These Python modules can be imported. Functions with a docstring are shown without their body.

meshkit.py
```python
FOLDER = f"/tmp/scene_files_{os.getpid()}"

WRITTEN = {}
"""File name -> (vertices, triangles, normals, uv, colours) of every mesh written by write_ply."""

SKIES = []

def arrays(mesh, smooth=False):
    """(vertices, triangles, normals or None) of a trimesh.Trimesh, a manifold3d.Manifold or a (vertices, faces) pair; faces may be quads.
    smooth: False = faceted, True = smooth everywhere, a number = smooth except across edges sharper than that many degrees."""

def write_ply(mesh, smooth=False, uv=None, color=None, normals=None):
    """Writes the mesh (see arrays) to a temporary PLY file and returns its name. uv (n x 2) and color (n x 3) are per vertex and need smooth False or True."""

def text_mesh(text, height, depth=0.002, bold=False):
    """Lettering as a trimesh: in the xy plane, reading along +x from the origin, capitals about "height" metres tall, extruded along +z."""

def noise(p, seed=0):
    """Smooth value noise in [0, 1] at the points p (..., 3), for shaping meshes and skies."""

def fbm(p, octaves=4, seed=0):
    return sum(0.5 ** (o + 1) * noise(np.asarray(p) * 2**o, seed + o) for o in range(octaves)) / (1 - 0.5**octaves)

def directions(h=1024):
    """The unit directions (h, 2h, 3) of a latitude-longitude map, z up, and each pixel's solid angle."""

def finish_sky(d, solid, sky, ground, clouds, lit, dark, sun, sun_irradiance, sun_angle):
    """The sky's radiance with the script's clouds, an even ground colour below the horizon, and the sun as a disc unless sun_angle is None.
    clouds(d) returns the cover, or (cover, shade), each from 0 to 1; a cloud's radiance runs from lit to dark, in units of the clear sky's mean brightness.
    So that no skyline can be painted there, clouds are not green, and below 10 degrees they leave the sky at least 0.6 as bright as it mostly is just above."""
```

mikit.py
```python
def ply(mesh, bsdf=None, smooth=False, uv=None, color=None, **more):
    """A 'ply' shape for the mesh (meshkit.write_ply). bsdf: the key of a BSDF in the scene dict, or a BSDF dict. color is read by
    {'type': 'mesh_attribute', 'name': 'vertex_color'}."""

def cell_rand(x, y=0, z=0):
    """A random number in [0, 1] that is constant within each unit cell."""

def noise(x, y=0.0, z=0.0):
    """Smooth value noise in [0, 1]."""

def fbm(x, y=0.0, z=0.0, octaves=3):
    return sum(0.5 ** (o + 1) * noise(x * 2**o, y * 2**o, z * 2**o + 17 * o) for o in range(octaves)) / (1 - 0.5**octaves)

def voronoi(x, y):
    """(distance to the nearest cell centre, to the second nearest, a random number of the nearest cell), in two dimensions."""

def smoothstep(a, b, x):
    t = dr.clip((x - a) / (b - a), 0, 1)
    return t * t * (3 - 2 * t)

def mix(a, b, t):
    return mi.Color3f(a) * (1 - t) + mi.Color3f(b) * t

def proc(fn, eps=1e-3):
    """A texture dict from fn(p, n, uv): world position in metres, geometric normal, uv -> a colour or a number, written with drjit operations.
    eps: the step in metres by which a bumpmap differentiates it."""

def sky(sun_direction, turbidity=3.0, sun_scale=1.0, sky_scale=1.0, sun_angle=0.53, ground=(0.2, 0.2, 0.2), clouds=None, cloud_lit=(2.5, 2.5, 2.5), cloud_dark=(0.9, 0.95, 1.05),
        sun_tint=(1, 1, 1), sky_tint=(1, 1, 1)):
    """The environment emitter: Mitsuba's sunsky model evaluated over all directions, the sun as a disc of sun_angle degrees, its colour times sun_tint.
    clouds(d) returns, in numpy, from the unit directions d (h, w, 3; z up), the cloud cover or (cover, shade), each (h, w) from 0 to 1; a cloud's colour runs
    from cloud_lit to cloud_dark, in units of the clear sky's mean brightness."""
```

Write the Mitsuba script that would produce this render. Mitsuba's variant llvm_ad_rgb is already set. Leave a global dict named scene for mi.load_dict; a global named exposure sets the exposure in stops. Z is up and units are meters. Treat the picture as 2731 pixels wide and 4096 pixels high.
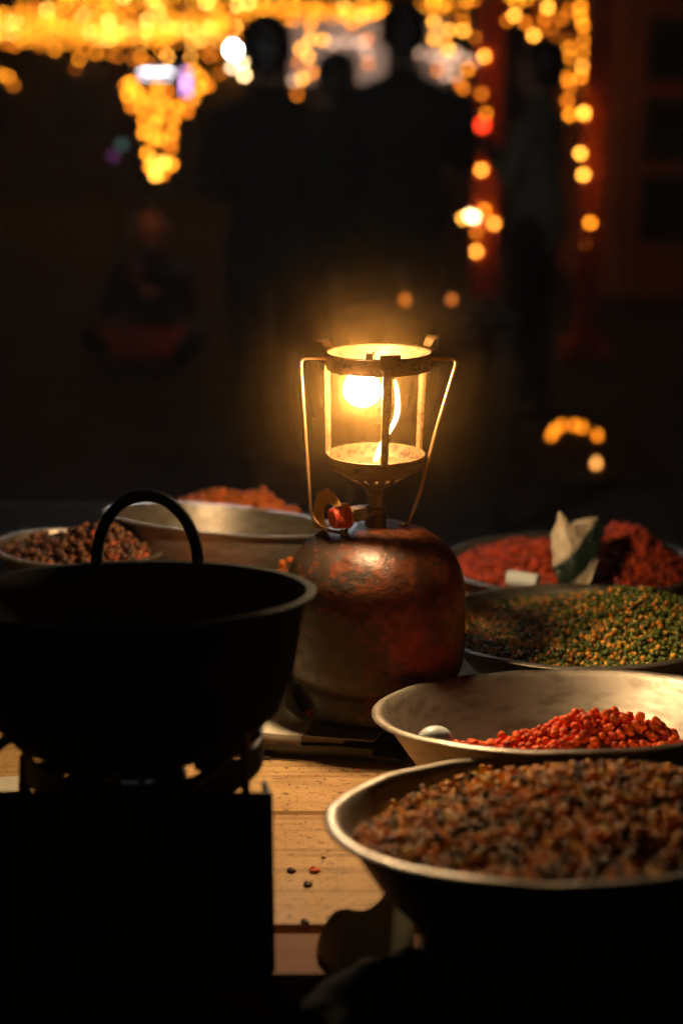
import math, random, numpy as np, trimesh, drjit as dr, mitsuba as mi, mikit, meshkit
import manifold3d as m3
from manifold3d import Manifold, CrossSection
from shapely.geometry import Polygon
T = mi.ScalarTransform4f
rng = np.random.default_rng(7)
scene, labels = {}, {}

# ------------------------------------------------------------------ camera, night sky, exposure
PITCH = math.radians(15.2)
CAM = np.array([-0.0316, -1.297, 1.31])
scene['camera'] = {'type': 'thinlens', 'fov': 26.5, 'fov_axis': 'x', 'near_clip': 0.05, 'far_clip': 300.0,
    'aperture_radius': 0.0083, 'focus_distance': 1.245,
    'medium': {'type': 'ref', 'id': 'night_air'},
    'to_world': T().look_at(origin=CAM.tolist(), target=[CAM[0], CAM[1] + math.cos(PITCH), CAM[2] - math.sin(PITCH)], up=[0, 0, 1])}
exposure = 2.5            # a night exposure; every lamp below is given as it looks at exposure 0, times DIM
DIM = 2.0 ** -exposure
def glow(rgb, weight): return {'type': 'area', 'radiance': {'type': 'rgb', 'value': [float(c) * DIM for c in rgb]}, 'sampling_weight': weight}
scene['sky'] = mikit.sky((0.3, 0.8, 0.25), turbidity=3, sun_scale=0.0, sky_scale=0.010 * DIM, sky_tint=(1.0, 0.9, 0.8), ground=(0.02, 0.02, 0.02))
scene['sky']['sampling_weight'] = 1.5

scene['night_air'] = {'type': 'homogeneous', 'albedo': .95, 'sigma_t': .003, 'phase': {'type': 'hg', 'g': .3}}  # thin haze added so that dark areas are lifted a little
scene['haze'] = {'type': 'cube', 'to_world': T().translate([0, 20, 4.6]).scale([32, 32, 5.8]), 'bsdf': {'type': 'null'}, 'interior': {'type': 'ref', 'id': 'night_air'}}
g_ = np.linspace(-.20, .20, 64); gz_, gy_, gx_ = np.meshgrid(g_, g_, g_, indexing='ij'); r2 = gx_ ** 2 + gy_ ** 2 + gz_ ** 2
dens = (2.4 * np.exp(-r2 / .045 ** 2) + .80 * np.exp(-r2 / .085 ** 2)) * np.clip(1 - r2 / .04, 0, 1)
scene['glow_medium'] = {'type': 'heterogeneous', 'albedo': {'type': 'rgb', 'value': [.33, .19, .062]}, 'phase': {'type': 'isotropic'}, 'sigma_t': {'type': 'gridvolume', 'grid': mi.VolumeGrid(dens[..., None].astype(np.float32)), 'to_world': T().translate([-.208, -.228, .880]).scale([.4, .4, .4])}}
scene['lamp_glow_volume'] = {'type': 'sphere', 'center': [-.008, -.028, 1.080], 'radius': .195, 'bsdf': {'type': 'null'}, 'interior': {'type': 'ref', 'id': 'glow_medium'}, 'exterior': {'type': 'ref', 'id': 'night_air'}}  # added ball of warm tinted medium, imitates lens halation round the mantle
labels['lamp_glow_volume'] = {'label': 'added scattering volume that makes a lens glow round the burning lantern', 'kind': 'stuff'}
labels['haze'] = {'label': 'thin haze added over the market to lift the blacks', 'kind': 'stuff'}

# ------------------------------------------------------------------ helpers
used = {}
def num(name):
    used[name] = used.get(name, 0) + 1
    return name if used[name] == 1 else '%s_%03d' % (name, used[name] - 1)
def obj(name, mesh, bsdf, parent=None, smooth=False, **kw):
    key = num(parent + '__' + name if parent else name)
    scene[key] = mikit.ply(mesh, bsdf, smooth=smooth, **kw)
    return key
def tag(key, label=None, cat=None, group=None, kind=None):
    d = labels.setdefault(key, {})
    for k, v in (('label', label), ('category', cat), ('group', group), ('kind', kind)):
        if v: d[k] = v
    return key
def thing(name, label, cat, group=None):
    return tag(num(name), label, cat, group)
def box(x0, x1, y0, y1, z0, z1, bev=0.0):
    if bev <= 0:
        m = trimesh.creation.box((x1 - x0, y1 - y0, z1 - z0))
        m.apply_translation(((x0 + x1) / 2, (y0 + y1) / 2, (z0 + z1) / 2)); return m
    c = []
    for sx in (0, 1):
        for sy in (0, 1):
            for sz in (0, 1):
                for ax in range(3):
                    b = [bev] * 3; b[ax] = 0
                    c.append((x0 + b[0] if sx == 0 else x1 - b[0], y0 + b[1] if sy == 0 else y1 - b[1], z0 + b[2] if sz == 0 else z1 - b[2]))
    return tm(Manifold.hull_points(np.array(c)))
def tm(man):
    m = man.to_mesh()
    return trimesh.Trimesh(np.array(m.vert_properties[:, :3]), np.array(m.tri_verts), process=False)
def cat(*ms): return trimesh.util.concatenate(list(ms))
def rot(m, axis, deg, about=(0, 0, 0)):
    m.apply_transform(trimesh.transformations.rotation_matrix(math.radians(deg), axis, about)); return m
def mv(m, *d):
    m.apply_translation(d if len(d) == 3 else d[0]); return m
def lathe(prof, n=96):
    """closed profile of (r, z) round the z axis"""
    p = np.array(prof, float); k = len(p); a = np.arange(n) * 2 * np.pi / n
    v = np.stack([p[None, :, 0] * np.cos(a)[:, None], p[None, :, 0] * np.sin(a)[:, None], np.broadcast_to(p[None, :, 1], (n, k))], -1).reshape(-1, 3)
    i, j = np.meshgrid(np.arange(n), np.arange(k), indexing='ij'); j2 = (j + 1) % k; i2 = (i + 1) % n
    q = np.stack([i * k + j, i2 * k + j, i2 * k + j2, i * k + j2], -1).reshape(-1, 4)
    f = np.vstack([q[:, [0, 1, 2]], q[:, [0, 2, 3]]])
    m = trimesh.Trimesh(v, f, process=False); m.merge_vertices(); m.update_faces(m.nondegenerate_faces())
    if m.volume < 0: m.invert()
    return m
def smoothpath(pts, n=8):
    from scipy.interpolate import CubicSpline
    p = np.array(pts, float); t = np.r_[0, np.cumsum(np.linalg.norm(np.diff(p, axis=0), axis=1))]
    return CubicSpline(t, p)(np.linspace(0, t[-1], n * (len(p) - 1) + 1))
def tube(path, r, sides=10):
    p = np.array(path, float); n = len(p); r = np.broadcast_to(r, (n,))
    t = np.gradient(p, axis=0); t /= np.linalg.norm(t, axis=1, keepdims=True)
    a = np.cross(t[0], [0, 0, 1] if abs(t[0][2]) < .9 else [1, 0, 0]); a /= np.linalg.norm(a); A = []
    for k in range(n):
        a = a - t[k] * (a @ t[k]); a /= np.linalg.norm(a); A.append(a)
    A = np.array(A); B = np.cross(t, A); g = np.arange(sides) * 2 * np.pi / sides
    v = (p[:, None] + r[:, None, None] * (np.cos(g)[None, :, None] * A[:, None] + np.sin(g)[None, :, None] * B[:, None])).reshape(-1, 3)
    i, j = np.meshgrid(np.arange(n - 1), np.arange(sides), indexing='ij'); j2 = (j + 1) % sides
    q = np.stack([i * sides + j, i * sides + j2, (i + 1) * sides + j2, (i + 1) * sides + j], -1).reshape(-1, 4)
    f = np.vstack([q[:, [0, 1, 2]], q[:, [0, 2, 3]]])
    v = np.vstack([v, p[0], p[-1]]); k0, k1 = len(v) - 2, len(v) - 1; s = np.arange(sides); s2 = (s + 1) % sides
    f = np.vstack([f, np.stack([s * 0 + k0, s2, s], 1), np.stack([s * 0 + k1, (n - 1) * sides + s, (n - 1) * sides + s2], 1)])
    m = trimesh.Trimesh(v, f, process=False)
    if m.volume < 0: m.invert()
    return m
def ico(r, sub=2): return trimesh.creation.icosphere(subdivisions=sub, radius=r)
def bones(lst, ref=0.03, it=12, sub=1):
    """one continuous skin over (p, rp, q, rq) bones"""
    base = trimesh.creation.icosphere(subdivisions=sub).vertices
    parts = [Manifold.hull_points(np.vstack([base * rp + p, base * rq + q])) for p, rp, q, rq in ((np.array(a), b, np.array(c), d) for a, b, c, d in lst)]
    m = tm(Manifold.batch_boolean(parts, m3.OpType.Add).refine_to_length(ref)); m.merge_vertices()
    trimesh.smoothing.filter_taubin(m, iterations=it)
    return m

def sheet(V, Fc, t=.0012):
    V = np.array(V, float); m = trimesh.Trimesh(V, Fc, process=False); n = m.vertex_normals * t
    k = len(V); f = np.array(Fc); e = trimesh.grouping.group_rows(np.sort(m.edges, axis=1), require_count=1); be = m.edges[e]
    q = np.vstack([np.stack([be[:, 0], be[:, 1] + k, be[:, 1]], 1), np.stack([be[:, 0], be[:, 0] + k, be[:, 1] + k], 1)])
    r = trimesh.Trimesh(np.vstack([V, V - n]), np.vstack([f, f[:, ::-1] + k, q[:, ::-1]]), process=False); r.fix_normals(); return r

# ------------------------------------------------------------------ materials
N, FB, SS, MIX = mikit.noise, mikit.fbm, mikit.smoothstep, mikit.mix
P = mikit.proc
def mat(key, base, rough=.6, metal=0.0, spec=.5, bump=None, bscale=1.0, **kw):
    rgb = lambda c: c if isinstance(c, dict) else {'type': 'rgb', 'value': list(c)}
    d = {'type': 'principled', 'base_color': rgb(base), 'roughness': rough, 'metallic': metal, 'specular': spec, **kw}
    if bump: d = {'type': 'bumpmap', 'tex': bump, 'scale': bscale, 'bsdf': d}
    scene[key] = {'type': 'twosided', 'bsdf': d}
    return key
def wood_fn(p, n, uv):
    g = FB(p.x * 5, p.y * 90, p.z * 40, 3); w = N(p.x * 1.6, p.y * 14 + N(p.x * 3, p.y * 6) * 3, p.z * 9)
    c = MIX((.48, .29, .125), (.59, .375, .17), g)
    c = MIX(c, (.30, .155, .06), SS(.52, .78, FB(p.x * 14 + 3, p.y * 30, 0, 3)) * .55)
    c = MIX(c, (.40, .21, .08), SS(.55, .95, w) * .55)
    c = MIX(c, (.24, .12, .045), SS(.56, .72, FB(p.x * 4 + 7, p.y * 190, 0, 3)) * .5)
    sp = FB(p.x * 260, p.y * 420, p.z * 300, 2)
    fleck = FB(p.x * 420, p.y * 900, p.z * 400, 2); c = MIX(c, (.22, .10, .035), SS(.60, .80, fleck) * .55)
    c = MIX(c, (.13, .055, .02), SS(.72, .80, sp) * .8)
    return MIX(c, (.11, .05, .02), SS(.84, .92, N(p.x * 34, p.y * 420, p.z * 60) * .55 + .45 * N(p.x * 9, p.y * 60, 3)) * .75)
mat('wood', P(wood_fn), .62, spec=.3, bump=P(lambda p, n, uv: FB(p.x * 12, p.y * 260, p.z * 200, 2), 3e-4), bscale=.0005)
def redwood_fn(p, n, uv):
    return MIX((.13, .050, .018), (.22, .085, .030), FB(p.x * 6, p.y * 60, p.z * 80, 3))
mat('red_wood', P(redwood_fn), .7, spec=.3)
mat('dark_wood', P(lambda p, n, uv: MIX((.010, .008, .006), (.022, .016, .012), FB(p.x * 8, p.y * 60, p.z * 60, 3))), .75, spec=.2)
def alu_fn(p, n, uv):
    return MIX((.37, .325, .275), (.25, .215, .175), SS(.4, .8, FB(p.x * 60, p.y * 60, p.z * 160, 3)))
mat('aluminium', P(alu_fn), P(lambda p, n, uv: .38 + .16 * FB(p.x * 45, p.y * 45, p.z * 300, 2)), .85,
    bump=P(lambda p, n, uv: FB(p.x * 30, p.y * 30, p.z * 900, 2), 2e-4), bscale=.00006)
mat('pot_black', P(lambda p, n, uv: MIX((.0035, .0035, .0035), (.007, .006, .0055), FB(p.x * 60, p.y * 60, p.z * 60, 2))), .85, 0, spec=.04)
mat('iron_black', (.010, .0095, .009), .6, .0, spec=.3)
def cyl_fn(p, n, uv):
    a = FB(p.x * 38, p.y * 38, p.z * 38, 3); b = FB(p.x * 130 + 9, p.y * 130, p.z * 130, 3)
    c = MIX((.130, .030, .006), (.036, .010, .004), SS(.3, .7, b * .6 + .4 * FB(p.x * 30, p.y * 30, p.z * 9, 3)))
    fine = FB(p.x * 420, p.y * 420, p.z * 420, 3)
    worn = SS(.52, .60, a * .50 + .22 * b + .28 * fine + dr.clip(-p.x * 2.4, -.10, .12))
    c = MIX(c, (.036, .024, .017), worn)
    return MIX(c, (.025, .012, .008), SS(.66, .74, FB(p.x * 120, p.y * 120, p.z * 34 + 5, 4)) * .75)
def cyl_bump(p, n, uv): return FB(p.x * 300, p.y * 300, p.z * 300, 2) * .6 + FB(p.x * 60, p.y * 60, p.z * 60, 2)
mat('cylinder_paint', P(cyl_fn), P(lambda p, n, uv: .25 + .35 * FB(p.x * 110, p.y * 110, p.z * 110, 2)), .05, spec=.5, bump=P(cyl_bump, 3e-4), bscale=.0007)
def steel_fn(p, n, uv):
    a = FB(p.x * 160, p.y * 160, p.z * 160, 3)
    f = FB(p.x * 700, p.y * 700, p.z * 700, 2)
    return MIX((.125, .070, .028), (.050, .022, .009), SS(.50, .64, a * .5 + f * .5))
mat('rusty_steel', P(steel_fn), P(lambda p, n, uv: .42 + .3 * FB(p.x * 140, p.y * 140, p.z * 140, 2)), .5)
mat('wire_steel', (.30, .17, .08), .36, .85)
mat('brass_dark', (.16, .10, .05), .4, .7)
mat('knob_red', (.62, .075, .03), .28, spec=.5)
mat('tag_yellow', P(lambda p, n, uv: MIX((.72, .40, .08), (.55, .27, .05), FB(p.x * 90, p.y * 90, p.z * 90, 2))), .5)
mat('sticker_green', P(lambda p, n, uv: MIX((.02, .42, .22), (.01, .25, .13), FB(p.x * 180, p.y * 180, p.z * 300, 2))), .35)
mat('snack', {'type': 'mesh_attribute', 'name': 'vertex_color'}, .44, spec=.45)
mat('bean', {'type': 'mesh_attribute', 'name': 'vertex_color'}, .34, spec=.22, spec_tint=.8)
mat('sugared', {'type': 'mesh_attribute', 'name': 'vertex_color'}, .55, spec=.35)
mat('heap_bed_red', (.16, .03, .012), .9); mat('heap_bed_green', (.05, .04, .012), .9); mat('heap_bed_brown', (.018, .009, .005), .9)
def page_fn(p, n, uv):
    ln = dr.abs(p.y * 330 - dr.floor(p.y * 330) - .5) * 2; w = N(p.x * 900, dr.floor(p.y * 330) * 7.3)
    on = SS(.45, .62, ln) * SS(.28, .40, w) * dr.select((p.y > -.0815) & (p.x < -.067), 1.0, 0.0)
    return MIX((.72, .66, .55), (.28, .22, .17), on * .7)
mat('page', P(page_fn), .8, spec=.2)
mat('page_edge', P(lambda p, n, uv: MIX((.30, .24, .18), (.14, .11, .08), N(p.z * 2600, p.x * 4))), .9)
mat('cover_dark', (.035, .036, .036), .42); mat('cover_grey', (.20, .21, .20), .5)
mat('paper_white', (.74, .82, .86), .38, spec=.5)
mat('ink_blue', (.03, .30, .42), .5)
def wrap_fn(p, n, uv):
    band = SS(.806, .812, p.z - (p.x - .24) * .9) * (1 - SS(.838, .846, p.z - (p.x - .24) * .9))
    return MIX(MIX((.72, .66, .56), (.55, .42, .28), FB(p.x * 60, p.y * 60, p.z * 60, 2)), (.015, .03, .025), band)
mat('wrapper', P(wrap_fn), .33, spec=.5)
mat('cloth_dark', (.012, .012, .013), .9, spec=.1)
mat('rag_weave', P(lambda p, n, uv: MIX((.66, .62, .48), (.50, .46, .34), FB(p.x * 50, p.y * 50, p.z * 50, 2))), .95, spec=.1)
mat('coat_black', (.005, .005, .005), .9, spec=.1); mat('coat_brown', (.012, .009, .008), .9, spec=.1)
mat('shirt_green', (.13, .13, .09), .9, spec=.1); mat('trousers', (.006, .006, .006), .9, spec=.1)
mat('skin', (.28, .13, .08), .55); mat('hair', (.01, .008, .007), .6); mat('lap_cloth', (.30, .045, .02), .9, spec=.1)
mat('shoe', (.02, .016, .014), .5)
mat('asphalt', P(lambda p, n, uv: MIX((.016, .015, .015), (.030, .027, .025), FB(p.x * 3, p.y * 3, 0, 4))), .85, spec=.2)
mat('plaster_red', P(lambda p, n, uv: MIX((.56, .24, .11), (.40, .16, .08), FB(p.x * 2, p.y * 2, p.z * 2, 3))), .9, spec=.1)
mat('plaster_dark', P(lambda p, n, uv: MIX((.045, .035, .03), (.07, .055, .045), FB(p.x * .8, p.y * .8, p.z * .8, 3))), .9, spec=.1)
mat('pane_dark', (.02, .02, .022), .15, spec=.6)
mat('post_red', P(lambda p, n, uv: MIX((.60, .11, .035), (.42, .065, .025), FB(p.x * 14, p.y * 14, p.z * 3, 2))), .7, spec=.2)
mat('cable', (.015, .02, .012), .6); mat('bulb_glass', (.5, .4, .25), .3)
mat('clay', (.34, .13, .06), .85); mat('blue_panel', (.02, .05, .09), .7)

# ------------------------------------------------------------------ setting
gm = trimesh.creation.box((60, 60, .2)); mv(gm, 0, 20, -.1)
tag(obj('ground', gm, 'asphalt'), 'dark paved market ground in shadow', kind='structure')

# ------------------------------------------------------------------ table
tb = thing('market_table', 'warm pine plank table top under the lantern and the snack bowls', 'table')
edges = [-.372, -.195, -.020, .165, .345, .520]
for a, b in zip(edges[:-1], edges[1:]):
    m = box(-.95, 1.05, a + .0012, b - .0012, .722, .75, .0022)
    m = m.subdivide_to_size(.08); v = m.vertices
    v[:, 2] += (meshkit.noise(v * [3, 9, 0] + a * 50) - .5) * .0014
    obj('plank', m, 'wood', tb)
tag(obj('plank', box(-.95, 1.05, -.434, -.3735, .715, .7486, .005), 'red_wood', tb), 'red brown edge board at the front of the table')
obj('apron', box(-.93, 1.03, -.425, -.405, .60, .704), 'dark_wood', tb)
for x in (-.9, .98):
    for y in (-.38, .46): obj('leg', box(x - .03, x + .03, y - .03, y + .03, 0, .72, .004), 'dark_wood', tb)

# ------------------------------------------------------------------ bowls and heaps
def bowl_mesh(R, H, kb=.64, t=.0016, lip=.0078):
    rb = R * kb
    def wall(s): # s 0..1 from base to rim: a soft foot, straight flare, ledge half way
        return rb + (R - lip - rb) * (s ** .85), -H + H * (s ** 1.15)
    outer = [(0, -H), (rb - .012, -H)] + [wall(s) for s in np.linspace(0.0, 1, 14)]
    outer += [(R - lip * .45, .0012), (R - .0006, .0010), (R, -.0004), (R - .0007, -.0017)]
    c = np.array(outer)
    top = [(r, z + t) for r, z in outer[:16]] + [(R - lip * .45, .0012 + t * .8), (R - .001, .0022), (R + .0006, .0012)]
    prof = [(0, -H)] + outer[1:16] + [(R - lip * .5, -.0006), (R - .001, -.0012), (R + .0006, -.0004), (R + .0012, .0007)] + top[::-1]
    m = lathe(prof, 160); v = m.vertices; a = np.arctan2(v[:, 1], v[:, 0]); rr = np.hypot(v[:, 0], v[:, 1]) / R; o = 50 * R
    w = meshkit.noise(np.stack([np.cos(a) * 2.2 + o, np.sin(a) * 2.2, 0 * a], 1)) - .5; w2 = meshkit.noise(np.stack([np.cos(a) * 6 + o, np.sin(a) * 6, v[:, 2] * 60], 1)) - .5
    v[:, :2] *= (1 + (.010 * w + .005 * w2) * rr ** 2)[:, None]; v[:, 2] += (.0022 * w + .0010 * w2) * rr ** 3
    return m
def place(m, c, tilt, roll):
    """local x right, y back, z up; tilt > 0 lifts the front"""
    u = np.array([math.cos(roll), 0, math.sin(roll)]); v = np.array([0, math.cos(tilt), -math.sin(tilt)])
    w = np.cross(u, v); w /= np.linalg.norm(w); v = np.cross(w, u)
    M = np.eye(4); M[:3, 0], M[:3, 1], M[:3, 2], M[:3, 3] = u, v, w, c
    m.apply_transform(M); return m
def grain_mesh(kind, r):
    if kind == 'sugar':
        m = ico(1.0, 2); v = m.vertices; o = rng.uniform(0, 40, 3)
        m.vertices = v * (.86 + .16 * meshkit.noise(v * 1.4 + o) + .20 * meshkit.noise(v * 4.2 + o))[:, None] * rng.uniform(.90, 1.10, 3)
    else:
        m = ico(1.0, 2 if kind == 'bean' else 1); v = m.vertices
        m.vertices = v * (.95 + .10 * meshkit.noise(v * 1.5 + rng.uniform(0, 40, 3)))[:, None] * rng.uniform(.93, 1.07, 3)
    m.apply_scale(r); return m
def heap(h, inside, d, kind, colour, x0, x1, y0, y1, r=.5):
    """grains over the surface h(u, v) where inside(u, v): a closed layer and two sparser ones upon it; returns (mesh, colours)"""
    protos = [grain_mesh(kind, d * r) for _ in range(10)]; V, Fc, Cc, at = [], [], [], 0
    for layer, (keep, dz) in enumerate(((1.0, -.35), (.62, .18), (.22, .62))):
        us = np.arange(x0, x1, d * 1.0); vs = np.arange(y0, y1, d * .87)
        for j, vv in enumerate(vs):
            for uu in us:
                u = uu + ((j + layer) % 2) * d * .5 + rng.normal(0, d * .18); v = vv + rng.normal(0, d * .18)
                if not inside(u, v) or rng.random() > keep: continue
                z = h(u, v) + d * dz + rng.normal(0, d * .20)
                q = protos[rng.integers(10)]; A = trimesh.transformations.random_rotation_matrix(rng.random(3))[:3, :3]
                s = rng.uniform(.80, 1.14)
                V.append(q.vertices @ A.T * s + [u, v, z]); Fc.append(q.faces + at); at += len(q.vertices)
                Cc.append(np.tile(colour(u, v), (len(q.vertices), 1)))
    return trimesh.Trimesh(np.vstack(V), np.vstack(Fc), process=False), np.vstack(Cc)
def bed(h, inside, x0, x1, y0, y1, drop, n=90):
    """the closed core below the grains"""
    u, v = np.meshgrid(np.linspace(x0, x1, n), np.linspace(y0, y1, n), indexing='ij'); f = []
    z = np.vectorize(h)(u, v) - drop; ok = np.vectorize(inside)(u, v)
    for i in range(n - 1):
        for j in range(n - 1):
            if ok[i, j] and ok[i + 1, j] and ok[i, j + 1] and ok[i + 1, j + 1]:
                a, b, c, e = i * n + j, (i + 1) * n + j, (i + 1) * n + j + 1, i * n + j + 1
                f += [(a, b, c), (a, c, e)]
    m = trimesh.Trimesh(np.stack([u, v, z], -1).reshape(-1, 3), f, process=False); m.remove_unreferenced_vertices()
    return m
G = lambda u, v, a, b, sa, sb: math.exp(-((u - a) / sa) ** 2 - ((v - b) / sb) ** 2)
def jit(c, s=.18): return np.clip(np.array(c) * (1 + rng.normal(0, s)) * (1 + rng.normal(0, .06, 3)), .004, .9)
def col_pea(u, v):
    g = min(max(.58 + u * 2.6 - v * 0.6 + rng.normal(0, .1), .12), .88)
    return jit((.095, .120, .018) if rng.random() < g else ((.58, .31, .05) if rng.random() < .75 else (.56, .20, .035)), .28)
def col_front(u, v):
    k = rng.random()
    return jit((.88, .34, .035) if k < .44 else (.90, .50, .10) if k < .54 else (.36, .11, .012) if k < .70 else (.045, .022, .008), .22)
def col_orange(u, v): return jit((.90, .115, .014) if rng.random() < .72 else (.62, .055, .010), .18)
def col_red(u, v): return jit((.46, .055, .016) if rng.random() < .75 else (.26, .035, .018), .28)
def col_nut(u, v): return jit((.15, .062, .030) if rng.random() < .6 else (.26, .055, .02) if rng.random() < .4 else (.06, .025, .015), .25)
def limit(R, H, kb):
    """radius of the bowl wall at local height z"""
    def f(z):
        s = min(max((z + H) / H, 0), 1) ** (1 / 1.15); return R * kb + (R - .0078 - R * kb) * s ** .85 - .004
    return f
def snack_bowl(label, hlabel, hname, hcat, c, R, H, tilt, roll, h, d, kind, colour, bedmat, bsdf, kb=.64):
    b = tag(obj('snack_bowl', place(bowl_mesh(R, H, kb), c, tilt, roll), 'aluminium', smooth=50), label, 'bowl', 'aluminium snack bowls on the table')
    lim = limit(R, H, kb)
    ins = lambda u, v: math.hypot(u, v) < lim(h(u, v))
    hm, hc = heap(h, ins, d, kind, colour, -R, R, -R, R)
    key = tag(obj(hname, place(hm, c, tilt, roll), bsdf, smooth=True, color=hc), hlabel, hcat, kind='stuff')
    bm = bed(h, lambda u, v: math.hypot(u, v) < lim(h(u, v)) + .003, -R, R, -R, R, d * .45)
    obj('bed', place(bm, c, tilt, roll), bedmat, key, smooth=True)
def h_front(u, v): return -.012 + .030 * G(u, v, .035, .010, .105, .085) + .006 * G(u, v, 0, -.08, .09, .05) - .010 * G(u, v, -.12, .06, .06, .07) + .003 * meshkit.noise(np.array([u * 40, v * 40, 3]))
snack_bowl('large aluminium bowl of brown roasted chickpeas nearest the camera', 'heap of brown and orange roasted chickpeas filling the nearest bowl', 'roasted_chickpea', 'chickpeas',
    (.1012, -.4663, .8878), .1428, .060, .190, .033, h_front, .0056, 'bean', col_front, 'heap_bed_brown', 'bean')
def h_orange(u, v): return -.063 + .036 * math.exp(-(max(abs(u + .022) - .088, 0) / .030) ** 2 - ((v + .025) / .050) ** 2) + .021 * G(u, v, .008, -.022, .042, .045) + .009 * G(u, v, .055, -.03, .03, .03) + .004 * meshkit.noise(np.array([u * 60, v * 60, 9]))
snack_bowl('aluminium bowl half filled with bright orange sugared nuts', 'heap of bright orange sugar coated nuts in the half filled bowl', 'orange_sugared_nut', 'sugared nuts',
    (.1540, -.1987, .8470), .1610, .064, .193, .038, h_orange, .0070, 'sugar', col_orange, 'heap_bed_red', 'sugared')
def h_pea(u, v): return -.010 + .030 * G(u, v, .055, .035, .075, .06) + .006 * G(u, v, 0, -.06, .1, .05) - .004 * G(u, v, -.1, .06, .05, .06) + .003 * meshkit.noise(np.array([u * 40, v * 40, 5]))
snack_bowl('aluminium bowl of green and tan roasted peas right of the gas bottle', 'heap of green and tan roasted peas behind the orange nuts', 'roasted_pea', 'peas',
    (.2128, .1130, .8082), .1530, .050, .053, .023, h_pea, .0054, 'pea', col_pea, 'heap_bed_green', 'snack')
def h_red(u, v): return -.014 + .050 * G(u, v, .065, -.01, .055, .075) + .026 * G(u, v, -.065, .01, .06, .07) + .01 * G(u, v, 0, 0, .12, .12) + .003 * meshkit.noise(np.array([u * 40, v * 40, 8]))
snack_bowl('shallow aluminium bowl heaped with dark red nuts at the far right', 'tall heap of dark red sugared nuts around a crumpled wrapper', 'dark_red_nut', 'nuts',
    (.2558, .4255, .7776), .1623, .025, .052, .016, h_red, .0070, 'sugar', col_red, 'heap_bed_red', 'sugared')
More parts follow.
